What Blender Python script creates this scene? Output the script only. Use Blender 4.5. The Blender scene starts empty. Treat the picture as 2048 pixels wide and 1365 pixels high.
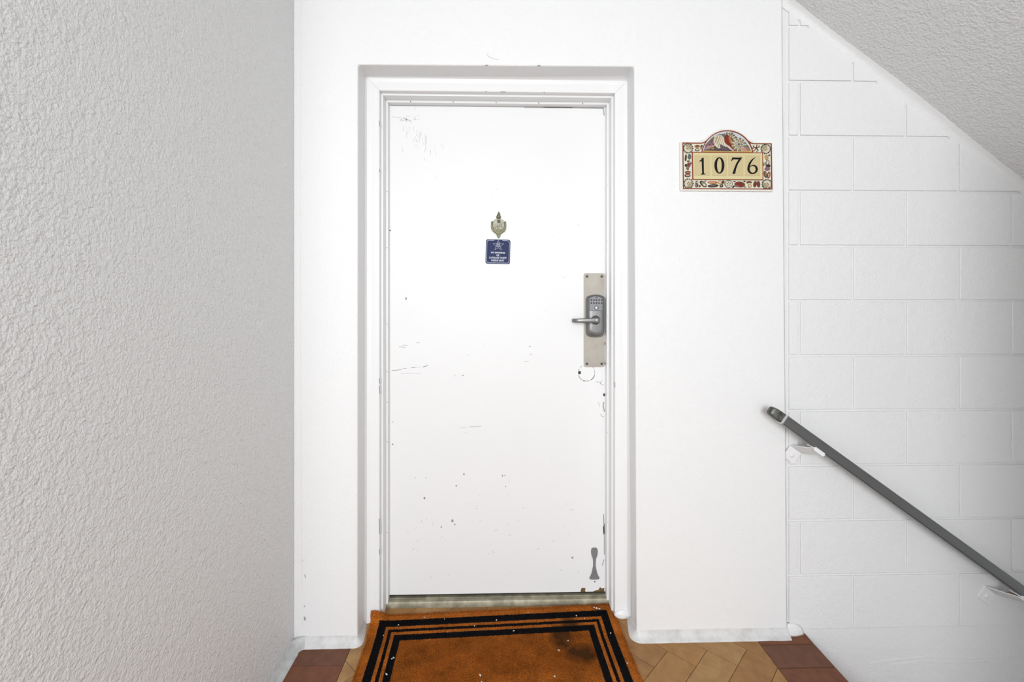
import bpy, bmesh, math, random
from mathutils import Vector
random.seed(7)
SC = bpy.context.scene
COL = SC.collection

# ------------------------------------------------------------------ camera, light, exposure
cam_d = bpy.data.cameras.new('camera'); cam = bpy.data.objects.new('camera', cam_d); COL.objects.link(cam)
cam_d.sensor_width = 36.0; cam_d.lens = 36.0 * 910 / 2048; cam_d.shift_y = -82.5 / 2048
cam_d.clip_start = 0.02
cam.location = (0, -1.70, 1.278); cam.rotation_euler = (math.radians(90), 0, math.radians(-1.44))
SC.camera = cam

W = bpy.data.worlds.new('world'); SC.world = W; W.use_nodes = True
W.node_tree.nodes['Background'].inputs[0].default_value = (0.94, 0.975, 1, 1)
W.node_tree.nodes['Background'].inputs[1].default_value = 1.2

def area(name, loc, target, size, power):
    l = bpy.data.lights.new(name, 'AREA'); l.shape = 'DISK'; l.size = size; l.energy = power
    o = bpy.data.objects.new(name, l); COL.objects.link(o); o.location = loc
    o.rotation_euler = (Vector(target) - Vector(loc)).to_track_quat('-Z', 'Y').to_euler()
    return o
# added soft light, unseen behind and above the camera, brightening the door wall
area('added_soft_light', (-0.40, -5.2, 1.95), (0.2, 0, 1.5), 1.7, 150).data.color = (0.965, 0.982, 1.0)

SC.view_settings.view_transform = 'Standard'; SC.view_settings.look = 'None'
SC.view_settings.gamma = 1; SC.view_settings.use_curve_mapping = False
SC.view_settings.exposure = 0.13

# ------------------------------------------------------------------ materials
def lin(c):
    c /= 255.0
    return c / 12.92 if c <= 0.04045 else ((c + 0.055) / 1.055) ** 2.4
def rgb(r, g, b): return (lin(r), lin(g), lin(b), 1)
MATS = {}
def mat(name, col, rough=0.6, metal=0.0, bump=None, var=None, spec=0.5, wobble=None):
    """bump=(scale, strength, distance); var=(scale, second colour, lo, hi)"""
    m = bpy.data.materials.new(name); m.use_nodes = True
    nt = m.node_tree; N = nt.nodes; L = nt.links; b = N['Principled BSDF']
    b.inputs['Base Color'].default_value = col; b.inputs['Roughness'].default_value = rough
    b.inputs['Metallic'].default_value = metal; b.inputs['Specular IOR Level'].default_value = spec
    geo = N.new('ShaderNodeNewGeometry')
    def noise(scale, detail=3, rgh=0.55):
        n = N.new('ShaderNodeTexNoise'); n.inputs['Scale'].default_value = scale
        n.inputs['Detail'].default_value = detail; n.inputs['Roughness'].default_value = rgh
        L.new(geo.outputs['Position'], n.inputs['Vector']); return n
    if var:
        n = noise(var[0], 6, 0.65); r = N.new('ShaderNodeValToRGB')
        r.color_ramp.elements[0].position = var[2]; r.color_ramp.elements[1].position = var[3]
        r.color_ramp.elements[0].color = col; r.color_ramp.elements[1].color = var[1]
        L.new(n.outputs['Fac'], r.inputs['Fac']); L.new(r.outputs['Color'], b.inputs['Base Color'])
    if bump:
        n = noise(bump[0], 2, 0.5); bp = N.new('ShaderNodeBump')
        bp.inputs['Strength'].default_value = bump[1]; bp.inputs['Distance'].default_value = bump[2]
        L.new(n.outputs['Fac'], bp.inputs['Height'])
        if wobble:
            n2 = noise(wobble[0], 2, 0.5); bp2 = N.new('ShaderNodeBump')
            bp2.inputs['Strength'].default_value = wobble[1]; bp2.inputs['Distance'].default_value = wobble[2]
            L.new(n2.outputs['Fac'], bp2.inputs['Height']); L.new(bp2.outputs['Normal'], bp.inputs['Normal'])
        L.new(bp.outputs['Normal'], b.inputs['Normal'])
    MATS[name] = m
    return m
PAINT = (0.80, 0.80, 0.80, 1)
M_STUCCO = mat('coarse_stucco_paint', (0.80, 0.80, 0.80, 1), 0.5, bump=(170, 0.8, 0.0065), wobble=(55, 0.5, 0.009))
M_PLASTER = mat('fine_plaster_paint', PAINT, 0.5, bump=(150, 0.45, 0.003), wobble=(14, 0.2, 0.006))
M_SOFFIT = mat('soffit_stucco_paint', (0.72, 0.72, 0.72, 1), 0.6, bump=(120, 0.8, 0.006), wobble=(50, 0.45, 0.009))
M_BLOCK = mat('painted_block', (0.77, 0.77, 0.77, 1), 0.5, bump=(140, 0.5, 0.0035), wobble=(30, 0.3, 0.006))
M_DOOR = mat('door_gloss_paint', (0.80, 0.80, 0.80, 1), 0.42, bump=(60, 0.05, 0.001), spec=0.35)
M_FRAME = mat('frame_gloss_paint', (0.80, 0.80, 0.80, 1), 0.35, bump=(40, 0.12, 0.002), spec=0.4)
M_BASE = mat('thick_base_paint', (0.66, 0.66, 0.655, 1), 0.45, bump=(45, 0.35, 0.004), var=(20, (0.46, 0.46, 0.455, 1), 0.44, 0.78))
M_BASEDIRTY = mat('dirty_base_paint', (0.56, 0.57, 0.57, 1), 0.5, bump=(45, 0.35, 0.004), var=(26, (0.34, 0.34, 0.34, 1), 0.42, 0.76))
M_SCUFF = mat('grey_scuff', rgb(196, 196, 196), 0.6)
M_SCUFF2 = mat('mid_grey_scuff', rgb(150, 150, 150), 0.6)
M_CHIP = mat('dark_paint_chip', rgb(52, 50, 48), 0.8)
M_DIRT = mat('brown_chip', rgb(120, 88, 52), 0.8, var=(120, rgb(70, 60, 40), 0.4, 0.65))
M_DARK = mat('dark_gap', rgb(30, 30, 28), 0.9)
M_THRESH = mat('worn_threshold_metal', rgb(128, 122, 104), 0.5, 0.35, bump=(80, 0.2, 0.001), var=(18, rgb(168, 162, 140), 0.42, 0.66))
M_TAN = [mat('tan_paver_%s' % n, c, 0.75, bump=(140, 0.25, 0.001), var=(22, c2, 0.35, 0.7)) for n, c, c2 in (
    ('plain', rgb(168, 126, 76), rgb(146, 106, 62)), ('pale', rgb(172, 134, 88), rgb(150, 112, 70)), ('dusky', rgb(160, 118, 72), rgb(138, 98, 58)))]
M_RED = [mat('red_paver_%s' % n, c, 0.75, bump=(140, 0.25, 0.001), var=(26, c2, 0.35, 0.7)) for n, c, c2 in (
    ('plain', rgb(122, 74, 50), rgb(102, 60, 40)), ('brown', rgb(114, 72, 52), rgb(94, 60, 42)))]
M_MORTAR = mat('brown_mortar', rgb(92, 70, 46), 0.9)
M_RAIL = mat('grey_rail_paint', rgb(122, 123, 123), 0.33, 0.65)
M_CAP = mat('worn_dark_cap', rgb(70, 70, 66), 0.45, 0.5, var=(60, rgb(120, 120, 116), 0.4, 0.7))
M_CHROME = mat('bright_band', rgb(235, 235, 235), 0.15, 0.6)
M_BRKT = mat('bracket_paint', (0.78, 0.78, 0.78, 1), 0.45)
M_BARE = mat('bare_brown_steel', rgb(120, 108, 92), 0.6, 0.3)
M_SATIN = mat('satin_nickel_plate', rgb(172, 168, 158), 0.5, 0.25, var=(14, rgb(160, 150, 142), 0.35, 0.7), spec=0.3)
M_LOCK = mat('lock_pewter', rgb(128, 128, 127), 0.36, 0.6)
M_LOCKFACE = mat('keypad_face', rgb(128, 129, 132), 0.5, 0.4)
M_SCREW = mat('dark_screw', rgb(78, 78, 74), 0.5, 0.6)
M_KEY = mat('key_cylinder_chrome', rgb(225, 225, 225), 0.2, 0.6)
M_BLACK = mat('black_rubber', rgb(22, 22, 22), 0.5)
M_STOP = mat('worn_grey_stop', rgb(120, 120, 120), 0.6, 0.0)
M_BRASS = mat('aged_brass', rgb(108, 106, 80), 0.5, 0.35, var=(70, rgb(140, 138, 112), 0.45, 0.72), spec=0.3)
M_BRASSPALE = mat('worn_pale_brass', rgb(160, 158, 142), 0.5, 0.3, var=(120, rgb(118, 116, 96), 0.4, 0.7), spec=0.3)
M_NAVY = mat('navy_plastic', rgb(50, 58, 92), 0.6, spec=0.15)
M_WHITE = mat('white_print', rgb(205, 208, 220), 0.6, spec=0.2)
M_GLAZE = mat('ivory_glaze', rgb(222, 220, 212), 0.35, spec=0.3)
M_IVORY = mat('ivory_border', rgb(218, 212, 192), 0.4, spec=0.25)
M_CREAM = mat('cream_glaze', rgb(206, 196, 150), 0.4, spec=0.25)
M_TILE = mat('number_tile_glaze', rgb(196, 180, 138), 0.4, spec=0.25)
M_REDLINE = mat('rust_line', rgb(132, 54, 28), 0.5, spec=0.2)
M_INK = mat('black_glaze', rgb(10, 10, 9), 0.5, spec=0.2)
M_LINT = mat('white_lint', rgb(225, 225, 220), 0.9)
SHELL = {k: mat('shell_' + k, rgb(*[q * 0.86 for q in v]), 0.5, spec=0.2) for k, v in dict(
    sky=(222, 228, 238), cream=(232, 224, 200), tan=(190, 160, 112), sand=(214, 176, 104), brown=(118, 78, 52),
    red=(138, 50, 36), orange=(196, 120, 62), grey=(116, 112, 104), dark=(58, 52, 44), mauve=(150, 108, 122),
    olive=(150, 146, 108), pink=(214, 168, 150), slate=(92, 82, 86), teal=(96, 116, 116)).items()}

# ------------------------------------------------------------------ helpers
ORG = {}
def tag(o, label=None, cat=None, group=None, kind=None):
    if label: o['label'] = label
    if cat: o['category'] = cat
    if group: o['group'] = group
    if kind: o['kind'] = kind
    return o
def empty(name, loc, label=None, cat=None, group=None, kind=None):
    o = bpy.data.objects.new(name, None); COL.objects.link(o); o.location = loc
    o.empty_display_size = 0.05; ORG[o] = Vector(loc)
    return tag(o, label, cat, group, kind)
def mesh_obj(name, V, F, m, parent=None, smooth=False, bevel=0, segs=2, sharp=None, org=None):
    V = [Vector(v) for v in V]
    if org is None:
        lo = [min(v[i] for v in V) for i in range(3)]; hi = [max(v[i] for v in V) for i in range(3)]
        org = Vector(((lo[0] + hi[0]) / 2, (lo[1] + hi[1]) / 2, lo[2]))
    me = bpy.data.meshes.new(name); me.from_pydata([v - org for v in V], [], F); me.update()
    bm = bmesh.new(); bm.from_mesh(me)
    bmesh.ops.recalc_face_normals(bm, faces=bm.faces)
    if bevel:
        es = [e for e in bm.edges if len(e.link_faces) == 2 and e.calc_face_angle(0) > math.radians(sharp or 28)]
        bmesh.ops.bevel(bm, geom=es, offset=bevel, segments=segs, affect='EDGES', profile=0.5, clamp_overlap=True)
    if smooth:
        for f in bm.faces: f.smooth = True
    bm.to_mesh(me); bm.free()
    if smooth and bevel: WN = True
    else: WN = False
    if smooth and smooth is not True:
        me.set_sharp_from_angle(angle=math.radians(smooth))
    me.materials.append(m)
    o = bpy.data.objects.new(name, me); COL.objects.link(o)
    if WN:
        md = o.modifiers.new('weighted_normal', 'WEIGHTED_NORMAL'); md.keep_sharp = True; md.weight = 100
    ORG[o] = org
    if parent is not None:
        o.parent = parent; o.location = org - ORG[parent]
    else:
        o.location = org
    return o
def twin(o, delta, parent=None):
    """a copy of one mesh object moved by delta, sharing its mesh"""
    c = o.copy(); COL.objects.link(c); c.parent = parent
    ORG[c] = ORG[o] + Vector(delta)
    c.location = ORG[c] - (ORG[parent] if parent is not None else Vector((0, 0, 0)))
    return c
def boxvf(x0, x1, y0, y1, z0, z1):
    V = [(x, y, z) for z in (z0, z1) for y in (y0, y1) for x in (x0, x1)]
    return V, [(0, 1, 3, 2), (4, 6, 7, 5), (0, 4, 5, 1), (2, 3, 7, 6), (0, 2, 6, 4), (1, 5, 7, 3)]
def box(name, x0, x1, y0, y1, z0, z1, m, parent=None, **k):
    return mesh_obj(name, *boxvf(x0, x1, y0, y1, z0, z1), m, parent, **k)
def prismvf(poly, y0, y1):
    n = len(poly)
    V = [(x, y0, z) for x, z in poly] + [(x, y1, z) for x, z in poly]
    F = [tuple(range(n)), tuple(range(2 * n - 1, n - 1, -1))] + [(i, (i + 1) % n, n + (i + 1) % n, n + i) for i in range(n)]
    return V, F
def prism(name, poly, y0, y1, m, parent=None, **k):
    """XZ outline given thickness along Y"""
    return mesh_obj(name, *prismvf(poly, y0, y1), m, parent, **k)
def merge(*parts):
    V, F = [], []
    for v, f in parts:
        n = len(V); V += list(v); F += [tuple(i + n for i in q) for q in f]
    return V, F
def rrect(x0, x1, z0, z1, r, n=5):
    P = []
    for cx, cz, a0 in ((x1 - r, z1 - r, 0), (x0 + r, z1 - r, 90), (x0 + r, z0 + r, 180), (x1 - r, z0 + r, 270)):
        for i in range(n + 1):
            a = math.radians(a0 + 90 * i / n); P.append((cx + r * math.cos(a), cz + r * math.sin(a)))
    return P
def ell(cx, cz, rx, rz, n=20, rot=0):
    c, s = math.cos(math.radians(rot)), math.sin(math.radians(rot)); P = []
    for i in range(n):
        a = 2 * math.pi * i / n; x, z = rx * math.cos(a), rz * math.sin(a)
        P.append((cx + x * c - z * s, cz + x * s + z * c))
    return P
def ribbonvf(pts, w, y0, y1, closed=False):
    """a flat stroke along XZ points; w one width or one per point"""
    n = len(pts); ws = w if isinstance(w, (list, tuple)) else [w] * n
    Lp, Rp = [], []
    for i, (x, z) in enumerate(pts):
        if closed: p, q = pts[i - 1], pts[(i + 1) % n]
        else: p, q = pts[max(0, i - 1)], pts[min(n - 1, i + 1)]
        def un(a, b):
            d = math.hypot(b[0] - a[0], b[1] - a[1]) or 1; return ((b[0] - a[0]) / d, (b[1] - a[1]) / d)
        t1 = un(p, (x, z)) if p != (x, z) else un((x, z), q); t2 = un((x, z), q) if q != (x, z) else t1
        nx, nz = -(t1[1] + t2[1]), t1[0] + t2[0]; d = math.hypot(nx, nz) or 1; nx /= d; nz /= d
        k = max(0.5, nx * -t1[1] + nz * t1[0]); h = ws[i] / 2 / k
        Lp.append((x + nx * h, z + nz * h)); Rp.append((x - nx * h, z - nz * h))
    V = [(x, y0, z) for x, z in Lp] + [(x, y0, z) for x, z in Rp] + [(x, y1, z) for x, z in Lp] + [(x, y1, z) for x, z in Rp]
    F = []
    for i in range(n if closed else n - 1):
        j = (i + 1) % n
        F += [(i, j, n + j, n + i), (i, 2 * n + i, 2 * n + j, j), (n + i, n + j, 3 * n + j, 3 * n + i)]
    if not closed:
        F += [(0, n, 3 * n, 2 * n), (n - 1, 3 * n - 1, 4 * n - 1, 2 * n - 1)]
    return V, F
def ribbon(name, pts, w, y0, y1, m, parent=None, closed=False):
    return mesh_obj(name, *ribbonvf(pts, w, y0, y1, closed), m, parent)
def lathevf(c, axis, prof, n=20):
    """prof: (distance along axis, radius)"""
    a = Vector(axis).normalized(); u = a.orthogonal().normalized(); v = a.cross(u); c = Vector(c)
    V = [tuple(c + a * d + (u * math.cos(2 * math.pi * i / n) + v * math.sin(2 * math.pi * i / n)) * r) for d, r in prof for i in range(n)]
    F = [(k * n + i, k * n + (i + 1) % n, (k + 1) * n + (i + 1) % n, (k + 1) * n + i) for k in range(len(prof) - 1) for i in range(n)]
    F += [tuple(range(n))[::-1], tuple(range((len(prof) - 1) * n, len(prof) * n))]
    return V, F
def lathe(name, c, axis, prof, m, parent=None, n=20, smooth=40):
    return mesh_obj(name, *lathevf(c, axis, prof, n), m, parent, smooth=smooth)
def loftvf(rings):
    n = len(rings[0]); V = [p for r in rings for p in r]
    F = [(k * n + i, k * n + (i + 1) % n, (k + 1) * n + (i + 1) % n, (k + 1) * n + i) for k in range(len(rings) - 1) for i in range(n)]
    F += [tuple(range(n))[::-1], tuple(range((len(rings) - 1) * n, len(rings) * n))]
    return V, F
def sweepvf(path, prof, side=1, scale=None):
    """floor-level sweep: path of (x,y), prof of (offset to one side, z)"""
    rings = []
    n = len(path)
    for i, (x, y) in enumerate(path):
        p, q = path[max(0, i - 1)], path[min(n - 1, i + 1)]
        def un(a, b):
            d = math.hypot(b[0] - a[0], b[1] - a[1]) or 1; return ((b[0] - a[0]) / d, (b[1] - a[1]) / d)
        t1 = un(p, (x, y)) if i else un((x, y), q); t2 = un((x, y), q) if i < n - 1 else t1
        nx, ny = -(t1[1] + t2[1]) * side, (t1[0] + t2[0]) * side; d = math.hypot(nx, ny) or 1; nx /= d; ny /= d
        k = max(0.4, abs(nx * -t1[1] + ny * t1[0]))
        f = scale(i / (n - 1)) if scale else 1.0
        rings.append([(x + nx * o * f / k, y + ny * o * f / k, z) for o, z in prof])
    return loftvf(rings)
def clip(poly, a, b, c):
    """keep a*x+b*y<=c"""
    out = []
    for i in range(len(poly)):
        p, q = poly[i - 1], poly[i]; dp, dq = a * p[0] + b * p[1] - c, a * q[0] + b * q[1] - c
        if (dp <= 0) != (dq <= 0):
            t = dp / (dp - dq); out.append((p[0] + (q[0] - p[0]) * t, p[1] + (q[1] - p[1]) * t))
        if dq <= 0: out.append(q)
    return out

# ------------------------------------------------------------------ the setting
XL = -0.762; XN = 1.163; YB = -4.2; ZC = 2.56
RL, RR, RT = -0.530, 0.504, 2.152          # door recess
STR = 'structure'
o = prism('wall_back', [(XL - 0.004, -0.05), (RL, -0.05), (RL + 0.002, RT - 0.002), (RR - 0.002, RT + 0.004), (RR + 0.008, -0.05),
                        (1.089, -0.05), (1.066, ZC + 0.2), (XL - 0.006, ZC + 0.2)], 0, 0.30, M_PLASTER, smooth=30, bevel=0.006, segs=3)
wall_back = tag(o, 'white plastered wall with the recessed door', kind=STR)
wall_left = tag(box('wall_left', XL - 0.2, XL, -1.4, 0.3, -0.05, ZC + 0.2, M_STUCCO), 'white stucco wall with coarse orange-peel texture on the left', kind=STR)
# hairline plaster seams on the wall
ribbon('plaster_seam', [(0.514, 2.5), (0.516, 2.22), (0.521, 2.17), (0.514, 2.12)], 0.003, -0.0012, 0.001, M_PLASTER, wall_back)
ribbon('plaster_seam', [(-0.742, 2.5), (-0.741, 1.2), (-0.738, 0.3), (-0.735, 0.07)], 0.006, -0.0016, 0.001, M_PLASTER, wall_back)
for pts, w, m in (([(-0.052, 2.196), (-0.044, 2.186), (-0.030, 2.180), (-0.008, 2.174)], 0.0016, M_SCUFF),
                  ([(-0.058, 2.154), (-0.046, 2.1535)], 0.003, M_SCUFF2), ([(0.138, 2.155), (0.149, 2.155)], 0.003, M_SCUFF2),
                  ([(-0.725, 0.106), (-0.722, 0.098), (-0.724, 0.093)], 0.005, M_SCUFF2), ([(-0.725, 0.148), (-0.724, 0.142)], 0.0025, M_SCUFF2),
                  ([(-0.721, 0.25), (-0.723, 0.262)], 0.002, M_SCUFF2), ([(-0.745, 0.31), (-0.735, 0.318), (-0.727, 0.31)], 0.0015, M_SCUFF)):
    ribbon('paint_chip', pts, w, -0.0012 if pts[0][0] != -0.058 else -0.0008, 0.0008, m, wall_back)

# block wall of the stairwell: every block a piece of its own, joints recessed
wall_right = tag(box('wall_right', 1.06, 4.4, 0.0172, 0.30, -2.4, ZC + 0.2, M_BLOCK), 'white painted concrete block wall beside the stairs', kind=STR)
courses = [0.0126 + 0.2102 * k for k in range(0, 13)]
def soff(x): return 2.4255 - 0.7535 * (x - 1.0885)
gap = 0.0042
shared = {}
for k in range(12):
    z0, z1 = courses[k] + gap, courses[k + 1] - gap
    odd = (k % 2 == 0)
    # vertical joints at 1.143 + n*.2085*2 or 1.352 + ...
    xs = [1.099] + [(1.352 if odd else 1.143) + 0.4165 * n for n in range(0, 8)]
    for a, b in zip(xs, xs[1:]):
        if z0 > soff(a) + 0.02: continue
        x0, x1 = a + gap, b - gap
        poly = [(x0, z0), (x1, z0), (x1, z1), (x0, z1)]
        cut = clip(poly, 0.7535, 1.0, 2.4255 + 0.7535 * 1.0885 + 0.004)
        if len(cut) < 3: continue
        key = round(x1 - x0, 3)
        if len(cut) == 4 and abs(cut[0][0] - cut[0][0]) == 0 and all(p in poly for p in cut):
            if key in shared:
                src = shared[key]; twin(src, (x0 - src['x0'], 0, z0 - src['z0']), wall_right)
            else:
                bl = prism('concrete_block', poly, 0.0112, 0.022, M_BLOCK, wall_right, bevel=0.003, segs=3, smooth=40)
                bl['x0'] = x0; bl['z0'] = z0; shared[key] = bl
        else:
            # drop near-duplicate corners left by the cut
            cc = [p for i, p in enumerate(cut) if math.hypot(p[0] - cut[i - 1][0], p[1] - cut[i - 1][1]) > 0.004]
            if len(cc) >= 3:
                prism('concrete_block', cc, 0.0112, 0.022, M_BLOCK, wall_right, bevel=0.0025, segs=2, smooth=40)

M_JOINTSHADE = mat('joint_shadow_grey', (0.42, 0.42, 0.42, 1), 0.7)  # grey strip putting the shadow line of the wall joint into colour
ribbon('joint_shadow_line', [(1.0895 + (z - 0.03) * -0.0083 + 0.0007 * math.sin(z * 17), z) for z in [0.03 + 0.1 * i for i in range(26)]], 0.0032, 0.006, 0.018, M_JOINTSHADE, wall_right)
for pts, wd in (([(1.42, -0.125), (1.52, -0.112), (1.60, -0.108), (1.66, -0.098), (1.72, -0.108), (1.84, -0.114), (2.0, -0.112), (2.1, -0.115)], 0.005),
                ([(1.50, -0.13), (1.56, -0.128), (1.62, -0.118), (1.70, -0.124), (1.8, -0.13), (1.9, -0.124)], 0.004)):
    ribbon('plaster_ridge', pts, wd, 0.0152, 0.018, M_BLOCK, wall_right)
# sloping soffit of the flight above and flat ceiling over the landing
x0, x1 = 1.066, 4.4
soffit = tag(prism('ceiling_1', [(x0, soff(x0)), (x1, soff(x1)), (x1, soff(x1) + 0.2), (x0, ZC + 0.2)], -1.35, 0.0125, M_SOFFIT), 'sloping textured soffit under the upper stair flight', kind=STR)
# plaster cove softening the soffit line
rings = []
nrm = Vector((-0.7535, 0, -1)).normalized()
for x in [1.07 + 0.12 * i for i in range(28)]:
    w = 0.030 + 0.005 * math.sin(x * 9)
    base = Vector((x, 0.0125, soff(x)))
    rings.append([tuple(base + nrm * -0.004 + Vector((0, 0.004, 0)))] + [tuple(base + nrm * w * u + Vector((0, -w * v, 0))) for u, v in
                 ((1, -0.1), (0.75, 0.06), (0.5, 0.17), (0.3, 0.32), (0.14, 0.55), (0.03, 0.8), (-0.1, 1))])
mesh_obj('plaster_cove', *loftvf(rings), M_BLOCK, wall_right, smooth=60)
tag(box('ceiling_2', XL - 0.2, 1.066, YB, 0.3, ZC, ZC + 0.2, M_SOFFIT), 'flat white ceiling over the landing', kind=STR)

# unseen walls behind the camera, added to block and shape the light
tag(box('wall_unseen_screen', 1.33, 1.53, YB, -1.35, -0.05, ZC + 0.2, M_STUCCO), 'unseen white stucco wall added behind to shade the stair side', kind=STR)
tag(box('wall_unseen_stairs', 1.53, 4.4, -1.55, -1.35, -2.4, ZC + 0.2, M_STUCCO), 'unseen white stucco wall added near the stairs to darken the stairwell', kind=STR)
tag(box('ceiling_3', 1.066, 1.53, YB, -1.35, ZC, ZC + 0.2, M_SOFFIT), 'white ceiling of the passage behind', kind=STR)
# floor: mortar bed with pavers on it
floor = tag(box('floor', XL - 0.2, XN - 0.004, YB, 0.16, -0.22, -0.0016, M_MORTAR), 'brick paved landing, tan herringbone field with red-brown border', kind=STR)
def lift(x, y): return 0.125 * y if y > 0 else 0.0
def paver(poly, m, h=0.03):
    n = len(poly)
    V = [(x, y, lift(x, y)) for x, y in poly] + [(x, y, lift(x, y) - h) for x, y in poly]
    F = [tuple(range(n)), tuple(range(2 * n - 1, n - 1, -1))] + [(i, (i + 1) % n, n + (i + 1) % n, n + i) for i in range(n)]
    return mesh_obj('paver', V, F, m, floor)
w = 0.1035; s2 = math.sqrt(0.5); Q = (0.680, -0.1334)
O0 = (Q[0] - 2 * w * s2, Q[1] + 2 * w * s2)
def hb(a, b): return (O0[0] + a * w * s2 + b * w * s2, O0[1] - a * w * s2 + b * w * s2)   # a along (1,-1), b along (1,1)
g = 0.010
proto = {}
for j in range(-30, 31):
    for mth in range(-12, 13):
        for typ in (0, 1):
            i = j + 4 * mth
            if typ == 0: c = [(i + g, j + g), (i + 2 - g, j + g), (i + 2 - g, j + 1 - g), (i + g, j + 1 - g)]
            else: c = [(i + 2 + g, j - 1 + g), (i + 3 - g, j - 1 + g), (i + 3 - g, j + 1 - g), (i + 2 + g, j + 1 - g)]
            P = [hb(*q) for q in c]
            if max(p[1] for p in P) < -1.9 or min(p[1] for p in P) > 0.2: continue
            if max(p[0] for p in P) < -0.548 or min(p[0] for p in P) > 0.9605: continue
            m = M_TAN[(i * 7 + j * 3 + typ) % 3]
            A = P
            for cl in ((1, 0, 0.9605), (-1, 0, 0.548), (0, 1, 0.0)): A = clip(A, *cl) if len(A) > 2 else []
            B = P
            for cl in ((1, 0, RR - 0.002), (-1, 0, -RL - 0.002), (0, -1, 0.0), (0, 1, 0.166)): B = clip(B, *cl) if len(B) > 2 else []
            if A == P or (len(A) == 4 and all(p in P for p in A)):
                key = (typ, m.name)
                if key in proto:
                    sr, p0 = proto[key]; twin(sr, (P[0][0] - p0[0], P[0][1] - p0[1], 0), floor)
                else: proto[key] = (paver(P, m), P[0])
                continue
            for R in (A, B):
                if len(R) > 2:
                    ar = 0.5 * abs(sum(R[t - 1][0] * R[t][1] - R[t][0] * R[t - 1][1] for t in range(len(R))))
                    if ar > 2e-5: paver(R, m)
# red-brown borders, bricks laid across
ys = [0.0125, -0.041] + [-0.041 - 0.1065 * t for t in range(1, 19)]
for t, (ya, yb) in enumerate(zip(ys, ys[1:])):
    q = 0.0022
    x_in = 0.963
    paver([(x_in, yb + q), (XN, yb + q), (XN, ya - q), (x_in, ya - q)], M_RED[t % 2], 0.05)
ys = [0.0] + [-0.0955 - 0.1065 * t for t in range(0, 19)]
for t, (ya, yb) in enumerate(zip(ys, ys[1:])):
    q = 0.0006
    paver([(XL, yb + q), (-0.5505, yb + q), (-0.5505, ya - q), (XL, ya - q)], M_RED[(t + 1) % 2], 0.05)
tag(box('trim_1', XN - 0.004, XN, -1.9, 0.016, -0.22, -0.052, M_RED[0]), 'red-brown riser face under the landing edge', kind=STR)
# stair flight going down on the right
steps = empty('floor_stairs', (XN, -0.6, -0.21), 'stair flight going down from the landing', kind=STR)
for t in range(9):
    xa = XN + 0.28 * t
    box('stair_step', xa, xa + 0.28, -1.3, 0.0165, -0.21 * (t + 1) - 0.2, -0.21 * (t + 1), M_RED[t % 2], steps, bevel=0.006)

# thick painted base where wall meets floor
prof = [(-0.004, 0.034), (0.0005, 0.034), (0.003, 0.027), (0.008, 0.017), (0.015, 0.009), (0.022, 0.005), (0.026, 0.002), (0.027, -0.0004), (-0.004, -0.0004)]
def profs(k): return [(a * k if a > 0 else a, b) for a, b in prof]
def wob(path, amp=0.0015):
    return [(x + random.uniform(-amp, amp), y + random.uniform(-amp, amp)) for x, y in path]
def lin_pts(a, b, n): return [(a[0] + (b[0] - a[0]) * i / n, a[1] + (b[1] - a[1]) * i / n) for i in range(n + 1)]
def arc_pts(cx, cy, r, a0, a1, n): return [(cx + r * math.cos(math.radians(a0 + (a1 - a0) * i / n)), cy + r * math.sin(math.radians(a0 + (a1 - a0) * i / n))) for i in range(n + 1)]
pathL = wob(lin_pts((XL, -1.4), (XL, -0.06), 14)) + arc_pts(XL + 0.045, -0.045, 0.045, 180, 90, 5)
tag(mesh_obj('baseboard_left', *sweepvf(pathL, profs(1.25), -1, lambda t: 1.0 if t < 0.75 else 1.0 - 0.4 * (t - 0.75) / 0.25), M_BASEDIRTY, smooth=50), 'scuffed white painted base along the left wall', kind=STR)
pathB = wob(lin_pts((XL + 0.03, 0), (RL - 0.012, 0), 8), 0.001) + arc_pts(RL - 0.010, 0.010, 0.010, -90, 0, 4) + [(RL, 0.05), (RL, 0.083)]
tag(mesh_obj('baseboard_back', *sweepvf(pathB, profs(0.75), -1), M_BASE, smooth=50), 'white painted base on the narrow wall left of the door', kind=STR)
pathR = [(RR + 0.006, 0.083), (RR + 0.006, 0.05)] + arc_pts(RR + 0.024, 0.018, 0.018, 180, 270, 5) + wob(lin_pts((RR + 0.05, 0), (1.092, 0), 14), 0.001)
base_r = tag(mesh_obj('baseboard_right', *sweepvf(pathR, profs(0.85), -1), M_BASE, smooth=50), 'white painted base on the wall under the number plaque', kind=STR)
def blob(name, c, r, parent, m, seed=0, nu=14, nv=9):
    rnd = random.Random(seed); V = []; F = []
    for k in range(1, nv):
        for i in range(nu):
            th = math.pi * k / nv; ph = 2 * math.pi * i / nu; f = 1 + rnd.uniform(-0.07, 0.07)
            V.append((c[0] + r[0] * f * math.sin(th) * math.cos(ph), c[1] + r[1] * f * math.sin(th) * math.sin(ph), max(-0.0004, c[2] + r[2] * f * math.cos(th))))
    top = len(V); V.append((c[0], c[1], c[2] + r[2])); bot = len(V); V.append((c[0], c[1], max(-0.0004, c[2] - r[2])))
    for k in range(nv - 2):
        for i in range(nu): F.append((k * nu + i, k * nu + (i + 1) % nu, (k + 1) * nu + (i + 1) % nu, (k + 1) * nu + i))
    for i in range(nu):
        F.append((top, (i + 1) % nu, i)); F.append((bot, (nv - 2) * nu + i, (nv - 2) * nu + (i + 1) % nu))
    return mesh_obj(name, V, F, m, parent, smooth=True)
blob('plaster_lump', (1.112, 0.011, 0.0), (0.046, 0.014, 0.044), base_r, M_BLOCK, 3)
blob('plaster_lump', (0.480, 0.093, 0.030), (0.030, 0.012, 0.019), base_r, M_FRAME, 5)

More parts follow.
